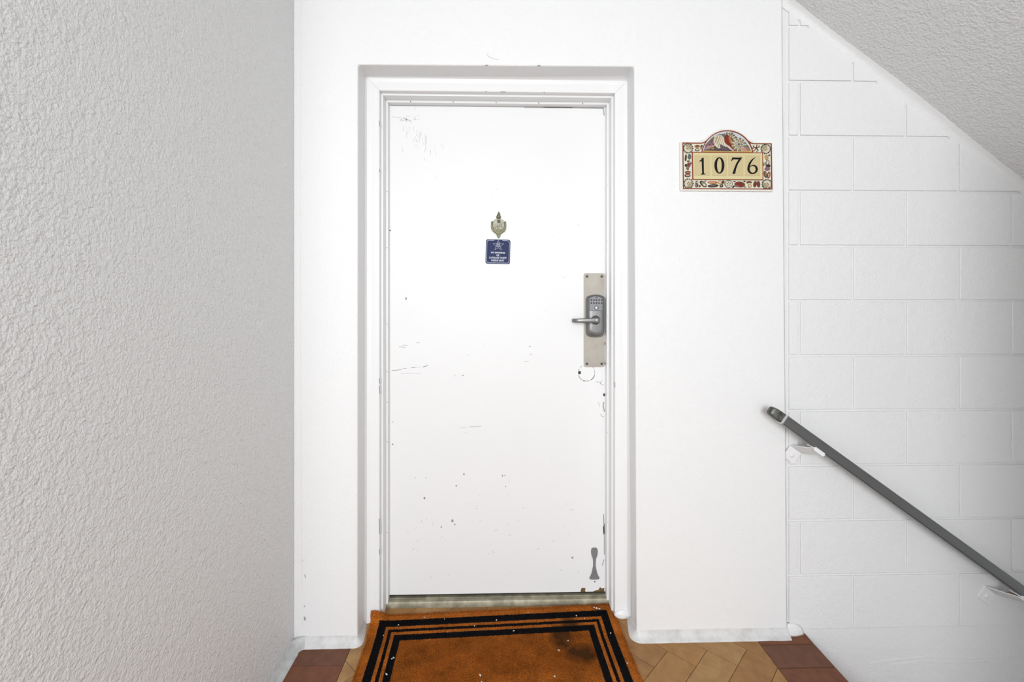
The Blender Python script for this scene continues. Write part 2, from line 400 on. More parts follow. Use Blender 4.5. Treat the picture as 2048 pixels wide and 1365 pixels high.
# door frame: painted casing with stepped stop, three mitred lengths
CL, CR, CT = -0.474, 0.453, 2.0985
frame = empty('door_frame', ((CL + CR) / 2, 0.15, 0.0), 'white painted stepped door frame in the wall recess', kind=STR)
frame.name = 'trim_2'
fp = [(-0.0575, 0.070), (-0.055, 0.083), (-0.048, 0.0915), (-0.036, 0.0955), (-0.030, 0.0948), (-0.002, 0.0945), (0, 0.0965), (0, 0.121), (0.0066, 0.1215), (0.0072, 0.123),
      (0.0072, 0.1655), (0.015, 0.166), (0.0155, 0.168), (0.0155, 0.1935), (-0.002, 0.1935), (-0.002, 0.245), (-0.0575, 0.245)]
mit = 0.0003
V, F = loftvf([[(CL + i, y, 0.0) for i, y in fp], [(CL + i - mit, y, CT - i) for i, y in fp]])
mesh_obj('jamb', V, F, M_FRAME, frame, smooth=32)
V, F = loftvf([[(CR - i, y, 0.0) for i, y in fp], [(CR - i + mit, y, CT - i) for i, y in fp]])
mesh_obj('jamb', V, F, M_FRAME, frame, smooth=32)
V, F = loftvf([[(CL + i + mit, y, CT - i) for i, y in fp], [(CR - i - mit, y, CT - i) for i, y in fp]])
mesh_obj('head', V, F, M_FRAME, frame, smooth=32)
for x in (-0.367, -0.193, -0.018, 0.157, 0.338):
    lathe('nail', (x, 0.166, CT - 0.0115), (0, -1, 0), [(-0.001, 0.0022), (0.0004, 0.0022), (0.0008, 0.0012)], M_SCREW, frame, 8)
for z in (1.72, 1.49, 1.18, 0.985, 0.86, 0.70, 0.33):
    lathe('nail', (CL + 0.0118, 0.166, z), (0, -1, 0), [(-0.001, 0.0016), (0.0004, 0.0016), (0.0007, 0.001)], M_SCREW, frame, 8)
    lathe('nail', (CR - 0.0118, 0.166, z + 0.03), (0, -1, 0), [(-0.001, 0.0013), (0.0004, 0.0013), (0.0007, 0.001)], M_SCUFF2, frame, 8)
prism('strike_cover', rrect(0.458, 0.4855, 0.856, 1.004, 0.002), 0.0937, 0.0955, M_FRAME, frame, bevel=0.0005)
chips = [ribbonvf([(0.4528, 0.952), (0.4534, 0.93)], 0.003, 0.0938, 0.096)] + [ribbonvf([(CL - 0.0005, z), (CL + 0.0005, z - d)], 0.003, 0.0936, 0.096) for z, d in ((1.98, 0.02), (1.79, 0.01), (0.97, 0.02), (0.94, 0.03), (0.42, 0.06), (0.3, 0.02))]
mesh_obj('paint_chips', *merge(*chips), M_SCUFF2, frame)['kind'] = 'stuff'
mesh_obj('paint_chips', *merge(*[ribbonvf([(x, CT + 0.0003), (x + d, CT + 0.0003)], 0.002, 0.0938, 0.096) for x, d in ((-0.06, 0.006), (0.0, 0.02), (0.17, 0.005))]), M_SCUFF2, frame)['kind'] = 'stuff'

# threshold
tp = [(0.163, 0.017), (0.1645, 0.036), (0.168, 0.043), (0.174, 0.0455), (0.185, 0.0455), (0.187, 0.0472), (0.30, 0.0480), (0.30, -0.02), (0.163, -0.02)]
V, F = loftvf([[(CL - 0.003, y, z) for y, z in tp], [(CR + 0.003, y, z) for y, z in tp]])
tag(mesh_obj('trim_3', V, F, M_THRESH, smooth=25), 'worn grey metal threshold under the white door', kind=STR)

# ------------------------------------------------------------------ the door
DY = 0.194
door = empty('door_1', (-0.01, 0.215, 0.052), 'flush white painted door with scuffs and chips', kind=STR)
leaf = box('door_panel', CL + 0.004, CR - 0.004, DY, DY + 0.044, 0.0555, CT - 0.004, M_DOOR, door, bevel=0.0015)
box('gap_shade_strip', CL + 0.004, CR - 0.004, DY + 0.008, DY + 0.04, 0.0478, 0.0555, M_DARK, door)  # added dark strip, paints the shade of the gap under the door
def sc(pts, w): return ribbonvf(pts, w, DY - 0.0005, DY + 0.0005)
rn = random.Random(11)
light, mid, dark = [], [], []
for p, wd in (([(-0.449, 0.985), (-0.43, 0.986), (-0.408, 0.990)], .0022), ([(-0.404, 0.993), (-0.388, 0.994)], .0016), ([(-0.37, 0.997), (-0.352, 0.998)], .0028),
              ([(-0.322, 0.999), (-0.308, 1.003), (-0.302, 1.008)], .003), ([(-0.42, 1.083), (-0.395, 1.081)], .002), ([(-0.405, 1.09), (-0.385, 1.089)], .0014),
              ([(-0.35, 1.10), (-0.335, 1.099)], .0018), ([(0.118, 1.083), (0.126, 1.082)], .003), ([(0.098, 1.02), (0.118, 1.021)], .0014),
              ([(-0.16, 0.965), (-0.152, 0.962)], .003)): mid.append(sc(p, wd))
for p, wd in (([(-0.35, 0.998), (-0.33, 1.0)], .0015), ([(-0.415, 0.972), (-0.36, 0.974), (-0.33, 0.971)], .0015), ([(-0.13, 0.75), (-0.08, 0.752)], .003), ([(-0.17, 0.745), (-0.14, 0.746)], .002),
              ([(-0.45, 2.035), (-0.40, 2.03), (-0.37, 2.02)], .0018), ([(-0.40, 2.036), (-0.37, 2.012)], .0014)): light.append(sc(p, wd))
for t in range(46):
    x = -0.335 + rn.gauss(0, 0.035); z = 1.955 + rn.gauss(0, 0.035) - (x + 0.335) * 0.6; l = rn.uniform(0.006, 0.024)
    light.append(sc([(x, z), (x + rn.uniform(-.003, .003), z - l)], rn.uniform(.0008, .0016)))
for t in range(10):
    x = -0.42 + rn.uniform(0, 0.09); z = 2.03 + rn.uniform(-.012, .014)
    (mid if t % 2 else light).append(sc([(x, z), (x + rn.uniform(.004, .018), z - rn.uniform(-.004, .012))], .0013))
for t in range(70):
    x = rn.uniform(-0.40, 0.33); z = rn.choice((rn.uniform(0.2, 0.62), rn.uniform(0.12, 0.45), rn.uniform(0.6, 1.9)))
    light.append(sc([(x, z), (x + rn.uniform(-.008, .012), z + rn.uniform(-.01, .008))], rn.uniform(.0009, .0024)))
for x, z, r in ((-0.152, 0.553, .0035), (0.008, 0.545, .003), (0.018, 0.546, .002), (-0.315, 0.455, .004), (-0.184, 0.505, .003), (-0.246, 0.335, .003), (-0.446, 0.772, .002),
                (-0.20, 0.36, .005), (-0.19, 0.345, .003), (0.02, 0.50, .002), (-0.31, 0.54, .0018), (0.30, 0.20, .004)):
    mid.append(prismvf(ell(x, z, r, r * 1.3, 8), DY - 0.0005, DY + 0.0005))
for x, z, rx, rz in ((-0.391, 1.283, .002, .006), (-0.4455, 0.68, .0022, .003), (-0.456, 1.565, .003, .0025), (0.330, 0.9735, .0055, .0068), (0.4345, 1.095, .004, .008),
                     (0.4345, 1.012, .0045, .007), (0.4345, 1.16, .003, .008), (0.433, 0.880, .004, .007), (0.394, 0.098, .003, .003)):
    dark.append(prismvf(ell(x, z, rx, rz, 10), DY - 0.0006, DY + 0.0005))
# old latch marks at the lock edge
mid += [sc([(0.398, 0.935), (0.415, 0.934), (0.42, 0.928)], .0018), sc([(0.425, 0.94), (0.416, 0.928), (0.424, 0.922), (0.434, 0.921)], .0016),
        sc([(0.418, 0.80), (0.424, 0.79), (0.433, 0.787)], .002), sc([(0.432, 0.85), (0.429, 0.835), (0.4345, 0.81)], .0045), sc([(0.41, 0.85), (0.414, 0.83)], .0012)]
mid += [sc([(0.431, 0.38), (0.4335, 0.3)], .004), sc([(0.425, 0.165), (0.433, 0.19)], .003), sc([(0.434, 0.34), (0.434, 0.21)], .003)]
dark += [sc([(0.43, 0.33), (0.432, 0.295)], .003), sc([(0.18, 2.0815), (0.30, 2.0815)], .002)]
mid += [sc([(0.10, 2.081), (0.20, 2.0805), (0.31, 2.081), (0.43, 2.08)], .005), sc([(0.43, 2.08), (0.4335, 2.05)], .004), sc([(-0.455, 2.0815), (0.1, 2.0815)], .002)]
for nm, lst, m in (('scuff_marks', light, M_SCUFF), ('scratch_marks', mid, M_SCUFF2), ('paint_chips', dark, M_CHIP)):
    mesh_obj(nm, *merge(*lst), m, door)['kind'] = 'stuff'
mesh_obj('bare_patches', *merge(prismvf([(0.334, 0.056), (0.354, 0.056), (0.3545, 0.072), (0.341, 0.0735), (0.336, 0.068)], DY - 0.0006, DY + 0.0005),
         prismvf([(0.386, 0.056), (0.434, 0.056), (0.434, 0.072), (0.424, 0.069), (0.416, 0.075), (0.409, 0.063), (0.397, 0.062)], DY - 0.0006, DY + 0.0005)), M_DIRT, door)['kind'] = 'stuff'
# round filler plug under the lock
plug = prism('hole_plug', ell(0.3595, 0.9725, 0.0345, 0.0345, 36), DY - 0.0006, DY + 0.001, M_DOOR, door)
arcs = []
for a0, a1, wd in ((150, 190, .0012), (195, 235, .0016), (242, 262, .0028), (268, 290, .0016), (300, 345, .0024), (350, 385, .0011), (30, 62, .0012), (125, 143, .0012)):
    arcs.append(ribbonvf([(0.3595 + .0348 * math.cos(math.radians(a0 + (a1 - a0) * i / 6)), 0.9725 + .0348 * math.sin(math.radians(a0 + (a1 - a0) * i / 6))) for i in range(7)], wd, DY - 0.0009, DY + 0.0005))
arcs.append(prismvf(ell(0.3305, 0.9735, .0055, .0068, 10), DY - 0.0010, DY + 0.0005))
mesh_obj('chipped_edge', *merge(*arcs), M_CHIP, plug)

# kick-down stop at the foot of the door
so = []
for z, hw in ((0.2415, .006), (0.2395, .0105), (0.235, .0128), (0.225, .0138), (0.212, .0125), (0.203, .0095), (0.196, .0065), (0.18, .0050), (0.165, .0052), (0.155, .0075), (0.142, .0100), (0.130, .0135), (0.121, .0180), (0.115, .0215), (0.112, .0200), (0.1095, .0120)):
    so.append((z, hw))
poly = [(0.392 + h, z) for z, h in so] + [(0.392 - h, z) for z, h in reversed(so)]
stop = prism('door_stop', poly, DY - 0.006, DY + 0.0005, M_STOP, door, bevel=0.0022, segs=2, smooth=50)
stop['label'] = 'worn grey kick-down stop at the foot of the door'
for t in (-0.011, -0.004, 0.004, 0.011):
    ribbon('rib', [(0.392 + t * 0.45, 0.146), (0.392 + t, 0.120)], 0.0018, DY - 0.0072, DY - 0.005, M_STOP, stop)

# lock: plate, keypad body, lever
plate = prism('lock_plate', rrect(0.3475, 0.4355, 0.9967, 1.389, 0.0085), DY - 0.0022, DY + 0.0005, M_SATIN, door, bevel=0.0008)
plate['label'] = 'long satin nickel plate behind the keypad lock'
for x in (0.3605, 0.4225):
    for z in (1.0105, 1.3755):
        lathe('screw', (x, DY - 0.0022, z), (0, -1, 0), [(-0.001, .0052), (.0006, .0052), (.0016, .0038), (.0019, .001)], M_SCREW, plate, 14)
def lock_outline(hw, z0, z1, cx, ar=0.022, n=12):
    P = []
    for i in range(n + 1):
        a = math.radians(180 - 180 * i / n); P.append((cx - hw * -math.cos(a) if False else cx + hw * math.cos(a), z1 - ar + ar * (math.sin(a) ** 0.75)))
    for i in range(n + 1):
        a = math.radians(-180 * i / n); P.append((cx + hw * math.cos(a), z0 + ar - ar * (abs(math.sin(a)) ** 0.75)))
    return P
lcx, lz0, lz1 = 0.3955, 1.1215, 1.2995
def ring(hw, d, y, ar=0.022): return [(x, y, z) for x, z in lock_outline(hw, lz0 + d, lz1 - d, lcx, ar)]
lock = mesh_obj('keypad_lock', *loftvf([ring(.0405, 0, DY - .001), ring(.0405, 0, DY - .010), ring(.0385, .002, DY - .0135), ring(.0365, .004, DY - .0125), ring(.0350, .0055, DY - .014),
                                        ring(.0335, .007, DY - .019), ring(.0300, .011, DY - .0225), ring(.020, .022, DY - .024)]), M_LOCK, door, smooth=50)
lock['label'] = 'grey keypad lock with ten buttons and a lever'
# raised keypad block with arched top
kx0, kx1, kz0, kz1 = 0.3655, 0.4205, 1.2330, 1.2925
kp = [(kx0, kz0), (kx1, kz0)] + [(kx1 - (kx1 - kx0) * i / 10, kz1 - 0.010 + 0.010 * math.sin(math.pi * i / 10) ** 0.7) for i in range(11)]
face = prism('keypad', kp, DY - .0305, DY - .012, M_LOCKFACE, lock, bevel=0.002, segs=2, smooth=40)
for r in range(2):
    for c in range(5):
        lathe('keypad_button', (0.3735 + c * 0.01055, DY - .0305, 1.2770 - r * 0.0125), (0, -1, 0), [(-.0005, .0036), (.0006, .0034), (.0009, .0024)], M_BLACK, lock, 10)
lathe('key_ring', (0.3955, DY - .0305, 1.2445), (0, -1, 0), [(-.0005, .0085), (.0006, .0085), (.0008, .0070)], M_BLACK, lock, 20)
lathe('key_cylinder', (0.3955, DY - .0305, 1.2445), (0, -1, 0), [(0, .0066), (.0022, .0066), (.003, .0055)], M_KEY, lock, 20)
ribbon('key_slot', [(0.3955, 1.2445), (0.4015, 1.2445)], .0032, DY - .0338, DY - .0325, M_BLACK, lock)
prism('maker_mark', ell(0.3945, 1.2880, .0052, .0022, 14), DY - .0312, DY - .030, M_SCREW, lock)
lathe('hub', (0.3925, DY - .020, 1.194), (0, -1, 0), [(0, .0200), (.005, .0190), (.009, .0145), (.016, .0125), (.036, .0115), (.040, .0100), (.042, .006)], M_LOCK, lock, 24)
lr = []
for x, hz, y, hy, dz in ((0.3990, .0075, .053, .0060, 0), (0.3940, .0108, .053, .0085, 0), (0.385, .0115, .053, .0085, 0), (0.365, .0105, .054, .0070, -.0005), (0.340, .0095, .054, .006, -.0008),
                     (0.318, .0086, .053, .0055, -.0012), (0.306, .0082, .051, .0052, -.0015), (0.300, .0080, .046, .0050, -.0015), (0.2975, .0078, .039, .0048, -.0015), (0.297, .0076, .032, .0046, -.0015)):
    dx = 0.0
    R = []
    for i in range(16):
        a = 2 * math.pi * i / 16; c_, s_ = math.cos(a), math.sin(a)
        sx = math.copysign(abs(c_) ** 0.7, c_); sz = math.copysign(abs(s_) ** 0.7, s_)
        bend = 1.0 if x < 0.3065 else 0.0
        ox = sx * hy * (0.9 if x < 0.301 else (0.5 if bend else 0.0)); oy = 0 if x < 0.301 else sx * hy * (0.8 if bend else 1.0)
        R.append((x + (ox if bend else 0), DY - y + oy, 1.1945 + dz + sz * hz))
    lr.append(R)
mesh_obj('lever', *loftvf(lr), M_LOCK, lock, smooth=55)

# ------------------------------------------------------------------ door knocker
KX, KZ0 = -0.0082, 1.5905   # centre of the shield
knock = empty('door_knocker', (KX, DY, 1.53), 'small aged brass door knocker with peephole hanging above the small navy sign', 'door knocker')
u = 0.000206
def kz(py): return KZ0 - (py - 450) * u
def kx(dx): return KX + dx * u
def mirror(pts): return [(kx(d), kz(y)) for y, d in pts] + [(kx(-d), kz(y)) for y, d in reversed(pts)]
prism('backplate', mirror([(340, 50), (355, 85), (385, 112), (430, 116), (500, 114), (535, 92), (556, 50), (566, 10)]), DY - .006, DY + .0003, M_BRASSPALE, knock, bevel=.0012, smooth=50)
# finial with twisted flame
R = []
for y, hw, dd in ((345, 40, .005), (330, 30, .005), (318, 44, .008), (300, 50, .009), (285, 44, .008), (262, 34, .006), (235, 27, .005), (210, 17, .004), (186, 3, .002)):
    R.append([(kx(hw * math.cos(2 * math.pi * i / 14) + (4 if y < 260 else 0)), DY - .001 - dd * 0.5 + dd * 0.5 * math.sin(2 * math.pi * i / 14), kz(y)) for i in range(14)])
mesh_obj('finial', *loftvf(R), M_BRASS, knock, smooth=50)
# swinging bail
bail = [(390, -132), (470, -134), (530, -128), (570, -104), (600, -62), (618, -20), (622, 0)]
pts = [(kx(d), kz(y)) for y, d in bail] + [(kx(-d), kz(y)) for y, d in reversed(bail[:-1])]
ws = [34 * u, 38 * u, 42 * u, 46 * u, 50 * u, 54 * u, 58 * u]; ws = ws + ws[:-1][::-1]
V, F = ribbonvf(pts, ws, DY - .011, DY - .002)
mesh_obj('bail', V, [f for f in F], M_BRASS, knock, bevel=.0015, smooth=50)
for q in (-150, 105): lathe('pivot', (kx(q), DY - .0045, kz(402)), (1, 0, 0), [(0, .0026), (.0095, .0026)], M_BRASS, knock, 10)
prism('boss', mirror([(545, 30), (560, 48), (590, 40), (612, 20)]), DY - .010, DY - .001, M_BRASS, knock, bevel=.0012, smooth=50)
prism('drop', mirror([(636, 42), (650, 46), (668, 36), (690, 30), (712, 16), (730, 3)]), DY - .008, DY + .0003, M_BRASS, knock, bevel=.0012, smooth=50)
lathe('peephole', (kx(6), DY - .006, kz(388)), (0, -1, 0), [(-.001, .0070), (.0012, .0070), (.0022, .0052), (.0014, .0046)], M_SCREW, knock, 16)
def text_vf(s, size, cx, cz, y0, y1, sx=1.0, fat=0.0):
    c = bpy.data.curves.new('lettering', 'FONT'); c.body = s; c.size = size; c.align_x = 'CENTER'; c.align_y = 'CENTER'
    c.offset = fat; c.extrude = 0.0; c.resolution_u = 3
    t = bpy.data.objects.new('lettering', c); COL.objects.link(t)
    dg = bpy.context.evaluated_depsgraph_get(); me = bpy.data.meshes.new_from_object(t.evaluated_get(dg))
    bm = bmesh.new(); bm.from_mesh(me)
    r = bmesh.ops.extrude_face_region(bm, geom=list(bm.faces))
    for e in r['geom']:
        if isinstance(e, bmesh.types.BMVert): e.co.z += 1.0
    bm.verts.index_update()
    V = [(cx + v.co.x * sx, y1 + (y0 - y1) * v.co.z, cz + v.co.y) for v in bm.verts]
    F = [tuple(v.index for v in f.verts) for f in bm.faces]
    bm.free(); bpy.data.objects.remove(t); bpy.data.curves.remove(c); bpy.data.meshes.remove(me)
    return V, F
mesh_obj('engraved_number', *text_vf('1076', 0.0175, kx(0), kz(488), DY - .0066, DY - .0055, 0.92), M_SCREW, knock)

# ------------------------------------------------------------------ navy sign under the knocker
SX, SZ, SY = -0.0118, 1.4780, DY - 0.0024
sign = empty('door_sign', (SX, SY, 1.428), 'small navy square sign with white star, forbidding smoking and luggage carts', 'sign')
hs = 0.0508
prism('sign_plate', [(SX + x, SZ + z) for x, z in rrect(-hs, hs, -hs, hs, .0085)], SY, DY + .0002, M_NAVY, sign, bevel=.0006)
y0, y1 = SY - .0004, SY + .0004
h2 = hs - 0.0042
bp = rrect(-h2, h2, -h2, h2, .0085, 6)
# open line: starts right of the star, runs round, ends left of it
order = [(0.0185, h2)] + [(h2 - 0.0085, h2)]
right_top = [p for p in rrect(-h2, h2, -h2, h2, .0085, 6)]
seq = right_top[6::-1] + right_top[:20:-1] + right_top[20:13:-1] + right_top[13:6:-1]
line = [(0.0180, h2)] + seq + [(-0.0165, h2)]
ribbon('border_line', [(SX + x, SZ + z) for x, z in line], .0015, y0, y1, M_WHITE, sign)
st = []
for i in range(10):
    a = math.radians(90 + 36 * i); r = 0.0232 if i % 2 == 0 else 0.0092
    st.append((SX + 0.0003 + r * math.cos(a), SZ + 0.0262 + r * math.sin(a)))
parts = [ribbonvf(st, .0010, y0, y1, True)]
for dx in (-.0052, 0, .0052):
    parts.append(ribbonvf([(SX + .0003 + dx, SZ + .0225), (SX + .0003 + dx, SZ + .0345 + (0.004 if dx == 0 else 0))], .0015, y0 + .0001, y1))
parts.append(ribbonvf([(SX - .007, SZ + .0218), (SX + .0076, SZ + .0218)], .0013, y0 + .00015, y1))
parts.append(ribbonvf([(SX - .006, SZ + .0300), (SX + .0066, SZ + .0300)], .0011, y0 + .00015, y1))
mesh_obj('star_emblem', *merge(*parts), M_WHITE, sign)
for s, zc, wd in (('NO SMOKING', -0.0045, .058), ('OR', -0.0150, .0130), ('LUGGAGE CARTS', -0.0258, .0710), ('INSIDE UNIT', -0.0368, .0540)):
    V, F = text_vf(s, 0.0096, 0, 0, y0, y1, 1.0, 0.00035)
    xs_ = [v[0] for v in V]; k = wd / (max(xs_) - min(xs_))
    mid_ = (max(xs_) + min(xs_)) / 2
    V = [(SX + (v[0] - mid_) * k, v[1], SZ + zc + v[2]) for v in V]
    mesh_obj('lettering', V, F, M_WHITE, sign)
sign.rotation_euler = (0, math.radians(1.3), 0)

# ------------------------------------------------------------------ house number plaque
def px_(zx): return 0.6729 + (zx - 155) * 0.0002245
def pz_(zy): return 1.686 + (1235 - zy) * 0.000221
def PP(pts): return [(px_(a), pz_(b)) for a, b in pts]
plq = empty('house_number_plaque', (px_(950), 0, pz_(1235)), 'arched ceramic house number plaque with painted seashells, reading 1076', 'plaque')
def archpts(r, a0, a1, n, cx=958, cy=637): return [(cx + r * math.cos(math.radians(a0 + (a1 - a0) * i / n)), cy - r * math.sin(math.radians(a0 + (a1 - a0) * i / n))) for i in range(n + 1)]
out = [(170, 1228), (162, 1215), (155, 405), (168, 392), (400, 390), (470, 380), (530, 355)] + archpts(474, 141, 39, 20) + [(1382, 355), (1440, 380), (1510, 392), (1715, 392), (1728, 405), (1745, 1215), (1735, 1230)]
PY = -0.007
prism('plaque_body', PP(out), PY, -0.0002, M_GLAZE, plq, bevel=.003, segs=3, smooth=45)
inner = [(215, 1190), (205, 416), (520, 416), (562, 405), (598, 378)] + archpts(437, 143, 37, 22) + [(1320, 378), (1356, 405), (1398, 416), (1704, 416), (1715, 1190)]
prism('painted_ground', PP(inner), PY - .0003, PY + .0005, M_IVORY, plq)
L1, L2, L3 = PY - .0005, PY - .0007, PY - .0009
ribbon('rust_line', PP(inner), .0030, L3 - .0022, PY, M_REDLINE, plq, True)
# arch picture
arch = archpts(425, 171, 9, 24)
prism('arch_sky', PP(arch), L1, PY, SHELL['sky'], plq)
prism('arch_sand', PP([(540, 570), (560, 530), (640, 505), (760, 500), (880, 515), (1000, 520), (1120, 505), (1250, 500), (1350, 520), (1376, 570)]), L2, PY, SHELL['sand'], plq)
ribbon('rust_line', PP(archpts(437, 170, 10, 26)), .0030, L3 - .0024, PY, M_REDLINE, plq)
lay = [0]
def shell(pts, c):
    lay[0] += 1
    return prism('painted_shell', PP(pts), L2 - .000006 * lay[0] - .0001, PY, SHELL[c], plq)
def shell_ell(cx, cy, rx, ry, c, rot=0, n=14): return shell(ell(cx, cy, rx, ry, n, rot), c)
def shell_lines(lines, w, c):
    lay[0] += 1
    return mesh_obj('painted_shell', *merge(*[ribbonvf(PP(l), w * .00022, L2 - .000006 * lay[0] - .0001, PY) for l in lines]), SHELL[c], plq)
# the group of shells in the arch, over a dusky bed
shell([(560, 540), (590, 440), (680, 340), (740, 290), (830, 260), (900, 250), (960, 235), (1060, 260), (1130, 310), (1210, 330), (1270, 400), (1330, 470), (1350, 530), (1200, 545), (900, 548)], 'grey')
shell([(580, 530), (640, 440), (720, 370), (900, 330), (1100, 350), (1240, 400), (1290, 480), (1200, 540), (800, 540)], 'slate')
shell([(580, 480), (640, 400), (720, 330), (760, 380), (730, 470), (640, 510)], 'grey')
shell([(600, 470), (680, 380), (740, 350), (740, 450), (660, 490)], 'mauve')
for x, y in ((690, 400), (720, 430), (660, 440), (735, 375), (700, 370)): shell_ell(x, y, 14, 12, 'brown')
shell([(560, 520), (620, 470), (760, 445), (700, 500), (610, 522)], 'pink')
shell_lines([[(575, 512), (700, 470)], [(600, 518), (720, 480)]], 8, 'mauve')
shell([(725, 400), (735, 290), (790, 280), (860, 275), (900, 320), (930, 420), (950, 470), (900, 500), (800, 500), (745, 450)], 'cream')
shell_lines([[(735, 300), (745, 340)], [(770, 288), (760, 350)], [(800, 290), (760, 400)], [(835, 285), (775, 430)], [(865, 300), (815, 440)], [(885, 340), (850, 450)], [(905, 380), (880, 460)]], 9, 'tan')
shell_lines([[(790, 300), (742, 420)], [(845, 290), (790, 420)], [(820, 420), (800, 490)], [(860, 430), (850, 490)]], 6, 'dark')
shell([(905, 330), (930, 290), (950, 360), (920, 400)], 'dark')
# spiny halo behind the conch
rg = random.Random(4)
for t in range(26):
    a = math.radians(100 - t * 5.4); r = 150 + rg.uniform(-14, 18); cx, cy = 960, 390
    x, y = cx + r * math.cos(a), cy - r * math.sin(a)
    shell_ell(x, y, 24, 11, ('cream', 'dark', 'olive')[t % 3], -math.degrees(a), 8)
for t in range(20):
    a = math.radians(95 - t * 6.2); r = 122 + rg.uniform(-10, 10)
    shell_ell(965 + r * math.cos(a), 395 - r * math.sin(a), 20, 10, ('tan', 'grey', 'cream')[t % 3], -math.degrees(a), 8)
shell([(905, 340), (925, 280), (955, 262), (985, 285), (1030, 330), (1045, 400), (1030, 450), (1070, 510), (1100, 540), (1060, 540), (1000, 480), (950, 430), (915, 400)], 'red')
shell([(975, 300), (1015, 320), (1035, 380), (1025, 430), (990, 380)], 'orange')
shell([(1018, 330), (1045, 390), (1040, 440), (1022, 400)], 'tan')
shell([(930, 420), (1000, 470), (1075, 545), (1040, 540), (960, 480)], 'cream')
# round sun shell
for t in range(22):
    a = 2 * math.pi * t / 22
    for r, c, rx in ((108, 'olive', 24), (80, 'tan', 20), (58, 'grey', 16)):
        shell_ell(1155 + r * math.cos(a + r), 432 + r * 0.93 * math.sin(a + r), rx, 10, c if t % 2 else 'cream', math.degrees(a + r), 8)
shell_ell(1155, 432, 36, 36, 'cream', 0, 18); shell_ell(1155, 432, 27, 27, 'olive', 0, 18); shell_ell(1150, 428, 16, 16, 'grey')
shell([(830, 430), (900, 460), (960, 490), (1040, 535), (940, 550), (870, 530), (840, 490)], 'slate')
shell_lines([[(845, 450), (880, 520)], [(880, 465), (910, 530)], [(920, 480), (950, 535)]], 8, 'mauve')
shell_ell(720, 510, 52, 28, 'brown', 0); shell_ell(710, 505, 28, 14, 'olive', 0)
shell_ell(1255, 515, 74, 30, 'pink', -5); shell_ell(1300, 512, 30, 18, 'orange', 0)
shell_lines([[(1215, 500), (1260, 540)], [(1250, 492), (1295, 532)]], 7, 'mauve')
# corner scallops
for cx, cy, a in ((293, 505, 45), (1612, 505, 135), (300, 1105, -45), (1632, 1108, 225)):
    ca = -math.radians(a)
    for t in range(14):
        b = 2 * math.pi * t / 14
        shell_ell(cx + 72 * math.cos(b), cy + 72 * math.sin(b), 20, 15, ('dark', 'grey')[t % 2], math.degrees(b), 8)
    shell_ell(cx, cy, 68, 68, 'cream', 0, 22)
    ax, ay = cx - 45 * math.cos(ca), cy - 45 * math.sin(ca)
    for r, c, w_ in ((34, 'brown', 12), (60, 'tan', 16), (84, 'grey', 14), (104, 'olive', 10)):
        shell_lines([[(ax + r * math.cos(ca + math.radians(q)), ay + r * math.sin(ca + math.radians(q))) for q in range(-46, 47, 12)]], w_, c)
    shell_lines([[(ax + 20 * math.cos(ca + math.radians(q)), ay + 20 * math.sin(ca + math.radians(q))), (ax + 108 * math.cos(ca + math.radians(q)), ay + 108 * math.sin(ca + math.radians(q)))] for q in (-30, -10, 10, 30)], 4, 'tan')
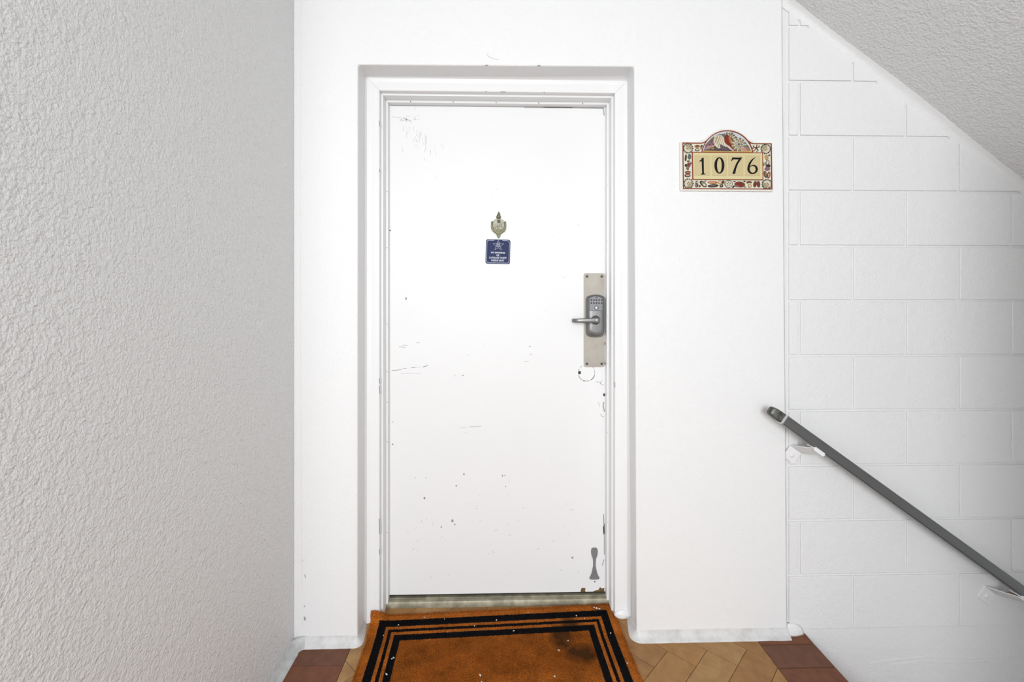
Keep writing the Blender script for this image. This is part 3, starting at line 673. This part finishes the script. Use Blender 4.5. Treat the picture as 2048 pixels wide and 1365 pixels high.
# little shells of the border
for x, y, rx, ry, c, r in ((448, 470, 42, 24, 'orange', 0), (448, 470, 26, 12, 'brown', 0), (448, 528, 36, 22, 'dark', 0), (448, 528, 26, 12, 'cream', 0), (520, 470, 16, 26, 'slate', 20), (515, 505, 12, 18, 'olive', 0),
        (255, 665, 15, 56, 'dark', 4), (255, 665, 8, 42, 'brown', 4), (316, 648, 28, 44, 'teal', 0), (316, 655, 16, 28, 'grey', 0), (262, 795, 22, 24, 'dark', 0), (305, 790, 30, 40, 'mauve', 0), (300, 785, 18, 22, 'red', 0),
        (300, 725, 24, 16, 'grey', 0), (285, 850, 26, 18, 'grey', 40), (340, 760, 10, 18, 'dark', 0), (290, 915, 44, 26, 'slate', 0), (290, 915, 30, 15, 'orange', 0), (285, 968, 46, 26, 'dark', 0), (285, 968, 32, 15, 'pink', 0),
        (438, 1085, 26, 28, 'dark', 0), (438, 1135, 28, 32, 'slate', 0), (425, 1085, 9, 16, 'cream', 0), (452, 1085, 9, 16, 'cream', 0), (425, 1138, 9, 18, 'pink', 0), (452, 1138, 9, 18, 'red', 0),
        (490, 1148, 14, 20, 'brown', 0), (550, 1110, 34, 66, 'dark', -48), (556, 1112, 22, 50, 'olive', -48), (565, 1125, 18, 22, 'cream', -48), (585, 1060, 18, 7, 'dark', 0),
        (710, 1083, 80, 24, 'orange', 2), (700, 1080, 52, 12, 'pink', 2), (718, 1140, 84, 25, 'dark', -4), (712, 1138, 50, 11, 'grey', -4), (830, 1078, 26, 30, 'tan', 0), (832, 1076, 16, 18, 'cream', 0), (884, 1078, 22, 30, 'brown', 20), (886, 1074, 10, 16, 'red', 20),
        (858, 1138, 28, 28, 'dark', 0), (856, 1134, 16, 16, 'olive', 0), (980, 1108, 64, 60, 'grey', 0), (980, 1108, 54, 50, 'cream', 0), (1080, 1066, 18, 8, 'dark', 0), (1170, 1115, 84, 46, 'brown', 6), (1165, 1112, 60, 26, 'red', 6),
        (1120, 1145, 40, 14, 'mauve', 14), (1060, 1155, 14, 20, 'dark', 40), (1250, 1062, 18, 10, 'dark', 0), (1260, 1158, 18, 8, 'slate', 0), (1328, 1080, 42, 24, 'brown', 0), (1328, 1100, 26, 10, 'cream', 0), (1340, 1138, 32, 28, 'tan', 0), (1340, 1138, 18, 14, 'cream', 0),
        (1428, 1108, 26, 52, 'brown', 8), (1430, 1108, 13, 32, 'red', 8), (1488, 1108, 26, 52, 'slate', -6), (1488, 1108, 13, 30, 'red', -6),
        (1625, 650, 28, 44, 'tan', -18), (1618, 650, 14, 24, 'sand', -18), (1640, 745, 30, 52, 'grey', 12), (1640, 735, 16, 32, 'cream', 12), (1652, 800, 36, 26, 'dark', -20), (1638, 845, 42, 32, 'mauve', 0), (1580, 765, 10, 28, 'olive', 0), (1672, 612, 16, 14, 'teal', 0),
        (1605, 940, 24, 56, 'slate', -12), (1605, 936, 14, 36, 'orange', -12), (1662, 950, 24, 54, 'brown', 8), (1662, 950, 13, 36, 'pink', 8)):
    shell_ell(x, y, rx * 1.1, ry * 1.1, c, r, 12)
for q in range(5):
    b = math.radians(90 + 72 * q)
    shell_ell(980 + 26 * math.cos(b), 1108 - 26 * math.sin(b), 14, 6, 'dark', -math.degrees(b), 8)
shell_lines([[(1452, 490), (1452 + 58 * math.cos(math.radians(a_)), 490 - 58 * math.sin(math.radians(a_)))] for a_ in (80, 20, 160, 232, 305)], 14, 'brown')
for x, y in ((1400, 455), (1498, 455), (1395, 495), (1460, 550), (1400, 545)): shell_ell(x, y, 9, 9, 'slate')
# number panel
prism('number_panel', PP([(372, 1030), (365, 578), (1552, 578), (1558, 1030)]), L3 - .0026, PY, M_CREAM, plq)
ribbon('rust_line', PP([(372, 1034), (364, 575), (1553, 575), (1559, 1034)]), .0030, L3 - .0029, PY, M_REDLINE, plq, True)
TY = PY - .0050
nums = {}
for x0_, x1_ in ((402, 662), (692, 945), (970, 1226), (1252, 1508)):
    nums[x0_] = prism('number_tile', PP([(x0_, 972), (x0_ - 3, 622), (x1_ - 3, 622), (x1_, 972)]), TY, PY - .001, M_TILE, plq, bevel=.0012, segs=2)
NY = TY - .0005
prism('numeral', PP([(518, 672), (550, 668), (554, 935), (580, 942), (580, 954), (500, 956), (500, 944), (524, 935), (516, 730), (478, 736), (472, 728), (505, 705)]), NY, TY + .0003, M_INK, nums[402])
zp, zw = [], []
for i in range(40):
    a = 2 * math.pi * i / 40
    zp.append((815 + 62 * math.cos(a), 797 + 130 * math.sin(a))); zw.append((16 + 30 * abs(math.cos(a)) ** 1.3) * .000223)
mesh_obj('numeral', *ribbonvf(PP(zp), zw, NY, TY + .0003, True), M_INK, nums[692])
prism('numeral', PP([(1196, 656), (1150, 662), (1035, 660), (1012, 722), (1024, 724), (1045, 694), (1140, 694), (1095, 770), (1060, 860), (1034, 940), (1082, 938), (1100, 850), (1130, 770), (1194, 672)]), NY, TY + .0003, M_INK, nums[970])
sp = [(1428, 654), (1395, 676), (1360, 712), (1332, 757), (1314, 810), (1308, 857), (1318, 895), (1345, 922), (1380, 930), (1415, 920), (1441, 893), (1449, 857), (1440, 822), (1414, 798), (1382, 792), (1350, 802), (1328, 826)]
sw = [5, 16, 26, 33, 38, 40, 36, 28, 20, 24, 32, 38, 34, 26, 17, 12, 6]
mesh_obj('numeral', *ribbonvf(PP(sp), [q * .000223 for q in sw], NY, TY + .0003), M_INK, nums[1252])

# ------------------------------------------------------------------ doormat
MW, MH, MT = 0.966, 0.61, 0.013
ma = math.radians(2.3)
mcx = -0.506 + math.cos(ma) * MW / 2 + math.sin(ma) * MH / 2; mcy = 0.121 + math.sin(ma) * MW / 2 - math.cos(ma) * MH / 2
mt = empty('doormat', (mcx, mcy, 0.001), 'orange-brown coir doormat with triple black border lying before the door', 'doormat')
mt.rotation_euler = (0, 0, ma)
def coir():
    m = bpy.data.materials.new('coir'); m.use_nodes = True; nt = m.node_tree; N = nt.nodes; L = nt.links; b = N['Principled BSDF']
    b.inputs['Roughness'].default_value = 0.9; b.inputs['Specular IOR Level'].default_value = 0.1
    at = N.new('ShaderNodeAttribute'); at.attribute_name = 'mat_pos'
    sp_ = N.new('ShaderNodeSeparateXYZ'); L.new(at.outputs['Vector'], sp_.inputs[0])
    def M(op, a, b_=None):
        n = N.new('ShaderNodeMath'); n.operation = op
        for i, v in enumerate((a, b_)):
            if v is None: continue
            if isinstance(v, (int, float)): n.inputs[i].default_value = v
            else: L.new(v, n.inputs[i])
        return n.outputs[0]
    nz = N.new('ShaderNodeTexNoise'); nz.inputs['Scale'].default_value = 260; nz.inputs['Detail'].default_value = 2; L.new(at.outputs['Vector'], nz.inputs['Vector'])
    d = M('MINIMUM', M('SUBTRACT', MW / 2, M('ABSOLUTE', sp_.outputs[0])), M('SUBTRACT', MH / 2, M('ABSOLUTE', sp_.outputs[1])))
    d = M('ADD', d, M('MULTIPLY', M('SUBTRACT', nz.outputs['Fac'], 0.5), 0.006))
    r = N.new('ShaderNodeValToRGB'); r.color_ramp.interpolation = 'CONSTANT'
    els = r.color_ramp.elements
    k = 5.0
    seq_ = [(0, 0), (0.033, 1), (0.063, 0), (0.0755, 1), (0.088, 0), (0.1005, 1), (0.126, 0)]
    els[0].position = 0; els[0].color = (0, 0, 0, 1); els[1].position = seq_[1][0] * k; els[1].color = (1, 1, 1, 1)
    for p, v in seq_[2:]:
        e = els.new(p * k); e.color = (v, v, v, 1)
    L.new(M('MULTIPLY', d, k), r.inputs['Fac'])
    n1 = N.new('ShaderNodeTexNoise'); n1.inputs['Scale'].default_value = 9; n1.inputs['Detail'].default_value = 8; n1.inputs['Roughness'].default_value = 0.75; L.new(at.outputs['Vector'], n1.inputs['Vector'])
    cr = N.new('ShaderNodeValToRGB'); cr.color_ramp.elements[0].position = 0.32; cr.color_ramp.elements[1].position = 0.68
    cr.color_ramp.elements[0].color = rgb(126, 70, 21); cr.color_ramp.elements[1].color = rgb(186, 105, 38); L.new(n1.outputs['Fac'], cr.inputs['Fac'])
    # the walked-on field is duller than the border
    fl = N.new('ShaderNodeMix'); fl.data_type = 'RGBA'; fl.blend_type = 'MULTIPLY'; L.new(M('MULTIPLY', M('GREATER_THAN', d, 0.126), 1.0), fl.inputs['Factor'])
    L.new(cr.outputs['Color'], fl.inputs['A']); fl.inputs['B'].default_value = (0.72, 0.70, 0.62, 1)
    n3 = N.new('ShaderNodeTexNoise'); n3.inputs['Scale'].default_value = 300; n3.inputs['Detail'].default_value = 1; L.new(at.outputs['Vector'], n3.inputs['Vector'])
    vv = N.new('ShaderNodeMapRange'); vv.inputs['From Min'].default_value = 0.3; vv.inputs['From Max'].default_value = 0.7; vv.inputs['To Min'].default_value = 0.40; vv.inputs['To Max'].default_value = 1.55; L.new(n3.outputs['Fac'], vv.inputs['Value'])
    hsv = N.new('ShaderNodeHueSaturation'); L.new(vv.outputs['Result'], hsv.inputs['Value']); L.new(fl.outputs['Result'], hsv.inputs['Color'])
    # trodden-in dark stain towards the right
    def spot(cx, cy, rx, ry):
        dx = M('DIVIDE', M('SUBTRACT', sp_.outputs[0], cx), rx); dy = M('DIVIDE', M('SUBTRACT', sp_.outputs[1], cy), ry)
        return M('SUBTRACT', 1.0, M('ADD', M('MULTIPLY', dx, dx), M('MULTIPLY', dy, dy)))
    s = M('MAXIMUM', M('MAXIMUM', spot(0.245, 0.155, 0.055, 0.075), spot(0.285, 0.210, 0.05, 0.04)), spot(0.305, 0.075, 0.07, 0.055))
    n2 = N.new('ShaderNodeTexNoise'); n2.inputs['Scale'].default_value = 26; n2.inputs['Detail'].default_value = 4; L.new(at.outputs['Vector'], n2.inputs['Vector'])
    s = M('MULTIPLY', M('MAXIMUM', s, 0.0), M('MULTIPLY', n2.outputs['Fac'], 1.5))
    s = M('MINIMUM', M('MULTIPLY', s, 1.3), 0.82)
    mx = N.new('ShaderNodeMix'); mx.data_type = 'RGBA'; L.new(s, mx.inputs['Factor']); L.new(hsv.outputs['Color'], mx.inputs['A']); mx.inputs['B'].default_value = rgb(44, 30, 14)
    my = N.new('ShaderNodeMix'); my.data_type = 'RGBA'; L.new(r.outputs['Color'], my.inputs['Factor']); L.new(mx.outputs['Result'], my.inputs['A']); my.inputs['B'].default_value = rgb(10, 10, 13)
    L.new(my.outputs['Result'], b.inputs['Base Color'])
    return m
M_COIR = coir()
def mat_world(x, y): return mcx + x * math.cos(ma) - y * math.sin(ma), mcy + x * math.sin(ma) + y * math.cos(ma)
def under(x, y):
    wx, wy = mat_world(x, y); curl = math.hypot(x + MW / 2, y - MH / 2)
    return max(0.0, wy) * 0.125 + 0.004 * math.exp(-(curl / 0.07) ** 2)
def bend(v):
    # the corner rides up against the left jamb; the right corner stops at the other jamb
    x, y, z = v; wx, wy = mat_world(x, y)
    k = min(1.0, max(0.0, (-0.440 - wx) / 0.04)); e = max(0.0, wy - 0.084) * k
    wy -= e * 0.92; z += e * 1.0
    if wy > 0.085: wx = min(wx, 0.4495)
    dx, dy = wx - mcx, wy - mcy
    return (dx * math.cos(ma) + dy * math.sin(ma), -dx * math.sin(ma) + dy * math.cos(ma), z)
def mat_mesh(name, V, F, pos):
    V = [bend(v) for v in V]
    me = bpy.data.meshes.new(name); me.from_pydata(V, [], F); me.update()
    a = me.attributes.new('mat_pos', 'FLOAT_VECTOR', 'POINT')
    a.data.foreach_set('vector', [c for p in pos for c in p])
    me.materials.append(M_COIR)
    o = bpy.data.objects.new(name, me); COL.objects.link(o); o.parent = mt
    return o
nx_, ny_ = 60, 40
V, pos, F = [], [], []
rm = random.Random(2)
edge_j = {}
for lay_ in (0, 1):
    for j in range(ny_ + 1):
        for i in range(nx_ + 1):
            x = -MW / 2 + MW * i / nx_; y = -MH / 2 + MH * j / ny_
            ex = rm.uniform(-.002, .002) if i in (0, nx_) else 0; ey = rm.uniform(-.002, .002) if j in (0, ny_) else 0
            z = under(x, y) + (MT - 0.003 + rm.uniform(-.0008, .0008) if lay_ else 0.0)
            if lay_ and (i in (0, nx_) or j in (0, ny_)): z -= 0.004
            V.append((x + ex, y + ey, z)); pos.append((x, y, 0))
n1_ = (nx_ + 1) * (ny_ + 1)
def id_(l, i, j): return l * n1_ + j * (nx_ + 1) + i
for j in range(ny_):
    for i in range(nx_):
        F.append((id_(1, i, j), id_(1, i + 1, j), id_(1, i + 1, j + 1), id_(1, i, j + 1)))
        F.append((id_(0, i, j), id_(0, i, j + 1), id_(0, i + 1, j + 1), id_(0, i + 1, j)))
for i in range(nx_):
    F.append((id_(0, i, 0), id_(0, i + 1, 0), id_(1, i + 1, 0), id_(1, i, 0))); F.append((id_(0, i, ny_), id_(1, i, ny_), id_(1, i + 1, ny_), id_(0, i + 1, ny_)))
for j in range(ny_):
    F.append((id_(0, 0, j), id_(1, 0, j), id_(1, 0, j + 1), id_(0, 0, j + 1))); F.append((id_(0, nx_, j), id_(0, nx_, j + 1), id_(1, nx_, j + 1), id_(1, nx_, j)))
mat_mesh('mat_backing', V, F, pos)
V, pos, F = [], [], []
for t in range(110000):
    x = rm.uniform(-MW / 2, MW / 2); y = rm.uniform(-MH / 2, MH / 2)
    if y < 0 and t % 2: y = -y
    a = rm.uniform(0, 6.283); hw = rm.uniform(.0003, .0006); h = rm.uniform(.003, .0055); le = rm.uniform(0, .003); b = rm.uniform(0, 6.283)
    z = under(x, y) + MT - .0045
    k = len(V)
    V += [(x - hw * math.cos(a), y - hw * math.sin(a), z), (x + hw * math.cos(a), y + hw * math.sin(a), z), (x + le * math.cos(b), y + le * math.sin(b), z + h)]
    pos += [(x, y, 0)] * 3; F.append((k, k + 1, k + 2))
tag(mat_mesh('coir_pile', V, F, pos), kind='stuff')
# white lint caught in the pile
lints = []
for x, y, r in ((0.388, 0.131, .007), (0.398, 0.127, .005), (0.379, 0.134, .004), (-0.016, 0.081, .0045), (0.416, 0.012, .004), (-0.394, 0.066, .0035), (-0.385, -0.155, .004), (-0.382, -0.089, .004), (-0.377, -0.085, .003), (-0.069, -0.167, .0045), (-0.063, -0.194, .003),
                (0.181, -0.178, .0045), (0.21, -0.065, .003), (0.30, 0.095, .004), (0.05, 0.03, .0025), (-0.10, 0.055, .0028), (-0.20, 0.03, .0025), (-0.3, 0.10, .0025), (0.25, -0.02, .002), (0.33, 0.08, .0025), (-0.44, 0.02, .0025), (0.44, -0.13, .003), (-0.22, 0.09, .0025), (0.11, 0.115, .002)):
    rl = random.Random(int(x * 1e4 + y * 1e3))
    lx, ly = (x - mcx) * math.cos(ma) + (y - mcy) * math.sin(ma), -(x - mcx) * math.sin(ma) + (y - mcy) * math.cos(ma)
    el, ang = rl.uniform(1.0, 2.2), rl.uniform(0, 3.14); r *= 0.62; P = []
    for q in range(0, 360, 45):
        a, b = r * el * rl.uniform(.5, 1.2) * math.cos(math.radians(q)), r * rl.uniform(.4, 1.1) * math.sin(math.radians(q))
        P.append((lx + a * math.cos(ang) - b * math.sin(ang), ly + a * math.sin(ang) + b * math.cos(ang)))
    z = MT + .0006 + under(lx, ly)
    n = len(P); Vl = [(a, b, z + .0008) for a, b in P] + [(a, b, z - .0012) for a, b in P]
    lints.append((Vl, [tuple(range(n)), tuple(range(2 * n - 1, n - 1, -1))] + [(i, (i + 1) % n, n + (i + 1) % n, n + i) for i in range(n)]))
lv, lf = merge(*lints)
lme = bpy.data.meshes.new('lint'); lme.from_pydata([bend(v) for v in lv], [], lf); lme.materials.append(M_LINT)
ln = bpy.data.objects.new('lint', lme); COL.objects.link(ln); ln.parent = mt; ln['kind'] = 'stuff'; ln['label'] = 'white specks of lint'

# ------------------------------------------------------------------ handrail
sl = -0.7155; RY = -0.075
dirv = Vector((1, 0, sl)).normalized(); upv = Vector((-dirv.z, 0, dirv.x))
A = Vector((1.022, RY, 0.8465)); Bp = Vector((3.3, RY, 0.8465 + sl * (3.3 - 1.022)))
rail = empty('handrail', (1.11, 0.0125, 0.6855), 'grey metal handrail sloping down along the painted block wall', 'handrail')
def rprof(c, hy, hz, n=4, r=0.006):
    return [tuple(c + Vector((0, yy, 0)) + upv * zz) for yy, zz in rrect(-hy, hy, -hz, hz, r, n)]
mesh_obj('rail', *loftvf([rprof(A, .0165, .0185), rprof(Bp, .0165, .0185)]), M_RAIL, rail, smooth=50)
mesh_obj('band', *loftvf([rprof(A - dirv * 0.008, .0172, .0192), rprof(A + dirv * 0.001, .0172, .0192)]), M_CHROME, rail, smooth=50)
capr = []
for d, k in ((0.006, 1.0), (0.022, 1.0), (0.034, .97), (0.046, .90), (0.053, .80), (0.057, .64), (0.059, .40)):
    capr.append(rprof(A - dirv * d + Vector((0, 0.0, 0)), .0165 * k, .0182 * k, 4, .006 * k))
mesh_obj('end_cap', *loftvf(capr), M_CAP, rail, smooth=55)
for q, fx in enumerate((1.112, 1.8745)):
    fz = 0.6865 + sl * 0.7626 / 0.7626 * (fx - 1.112) if q == 0 else 0.1365
    fc = Vector((fx, 0.0125, fz))
    h = 0.0265
    sq = [fc + dirv * a * h + upv * b * h for a, b in ((-1, -1), (1, -1), (1, 1), (-1, 1))]
    fl = prism('flange', [(p.x, p.z) for p in sq], 0.0075, 0.0140, M_BRKT, rail, bevel=.0015)
    lathe('bolt', (fc.x - 0.002, 0.0078, fc.z - 0.002), (0, -1, 0), [(-.001, .0085), (.003, .0082), (.0055, .006), (.0065, .002)], M_BRKT, fl, 16)
    # arm: strap bent out of the flange's upper edge towards the rail
    e0 = fc + upv * h
    rows = []
    for t, yo, up, hw in ((0, 0.010, 0.0, h), (0.15, 0.000, 0.0035, h * .98), (0.5, -0.035, 0.0135, h * .92), (0.9, -0.068, 0.024, h * .9), (1, -0.092, 0.031, h * .9)):
        rows.append((e0 + Vector((0, yo - 0.0125, 0)) + upv * up, hw))
    rings = []
    for c, hw in rows:
        rings.append([tuple(c - dirv * hw), tuple(c + dirv * hw), tuple(c + dirv * hw + upv * -.004), tuple(c - dirv * hw + upv * -.004)])
    mesh_obj('arm', *loftvf(rings), M_BRKT, rail, bevel=.0008)
    # saddle under the rail with a lip facing the stairs, and a bare post
    rc = Vector((fx, RY, A.z + sl * (fx - A.x)))
    off = (rc - fc).dot(dirv)
    tcen = fc + dirv * 0.0 ; base_c = rc - dirv * off - upv * 0.0185
    s0 = base_c + upv * -.0006
    V, F = loftvf([[tuple(s0 + dirv * a + Vector((0, y, 0)) + upv * b) for y, b in ((-.019, 0), (.016, 0), (.016, -.0045), (-.019, -.0045))] for a in (-.026, .026)])
    mesh_obj('saddle', V, F, M_BRKT, rail, bevel=.0008)
    V, F = loftvf([[tuple(s0 + dirv * a + Vector((0, y, 0)) + upv * b) for y, b in ((-.0225, .004), (-.0175, .004), (-.0175, -.0105), (-.0225, -.0105))] for a in (-.022, .020)])
    mesh_obj('saddle_lip', V, F, M_BRKT, rail, bevel=.001)
    gapz = (s0 - (rows[3][0])).dot(upv)
    V, F = loftvf([[tuple(rows[2][0] + Vector((0, -0.024 + y, 0)) + upv * (0.0075 - 0.3 * y) + dirv * a) for a, y in ((-.023, -.012), (.012, -.012), (.012, .012), (-.023, .012))],
                   [tuple(s0 + Vector((0, 0.002 + y, 0)) + upv * 0.001 + dirv * a) for a, y in ((-.016, -.012), (.012, -.012), (.012, .012), (-.016, .012))]])
    mesh_obj('post', V, F, M_BARE, rail)
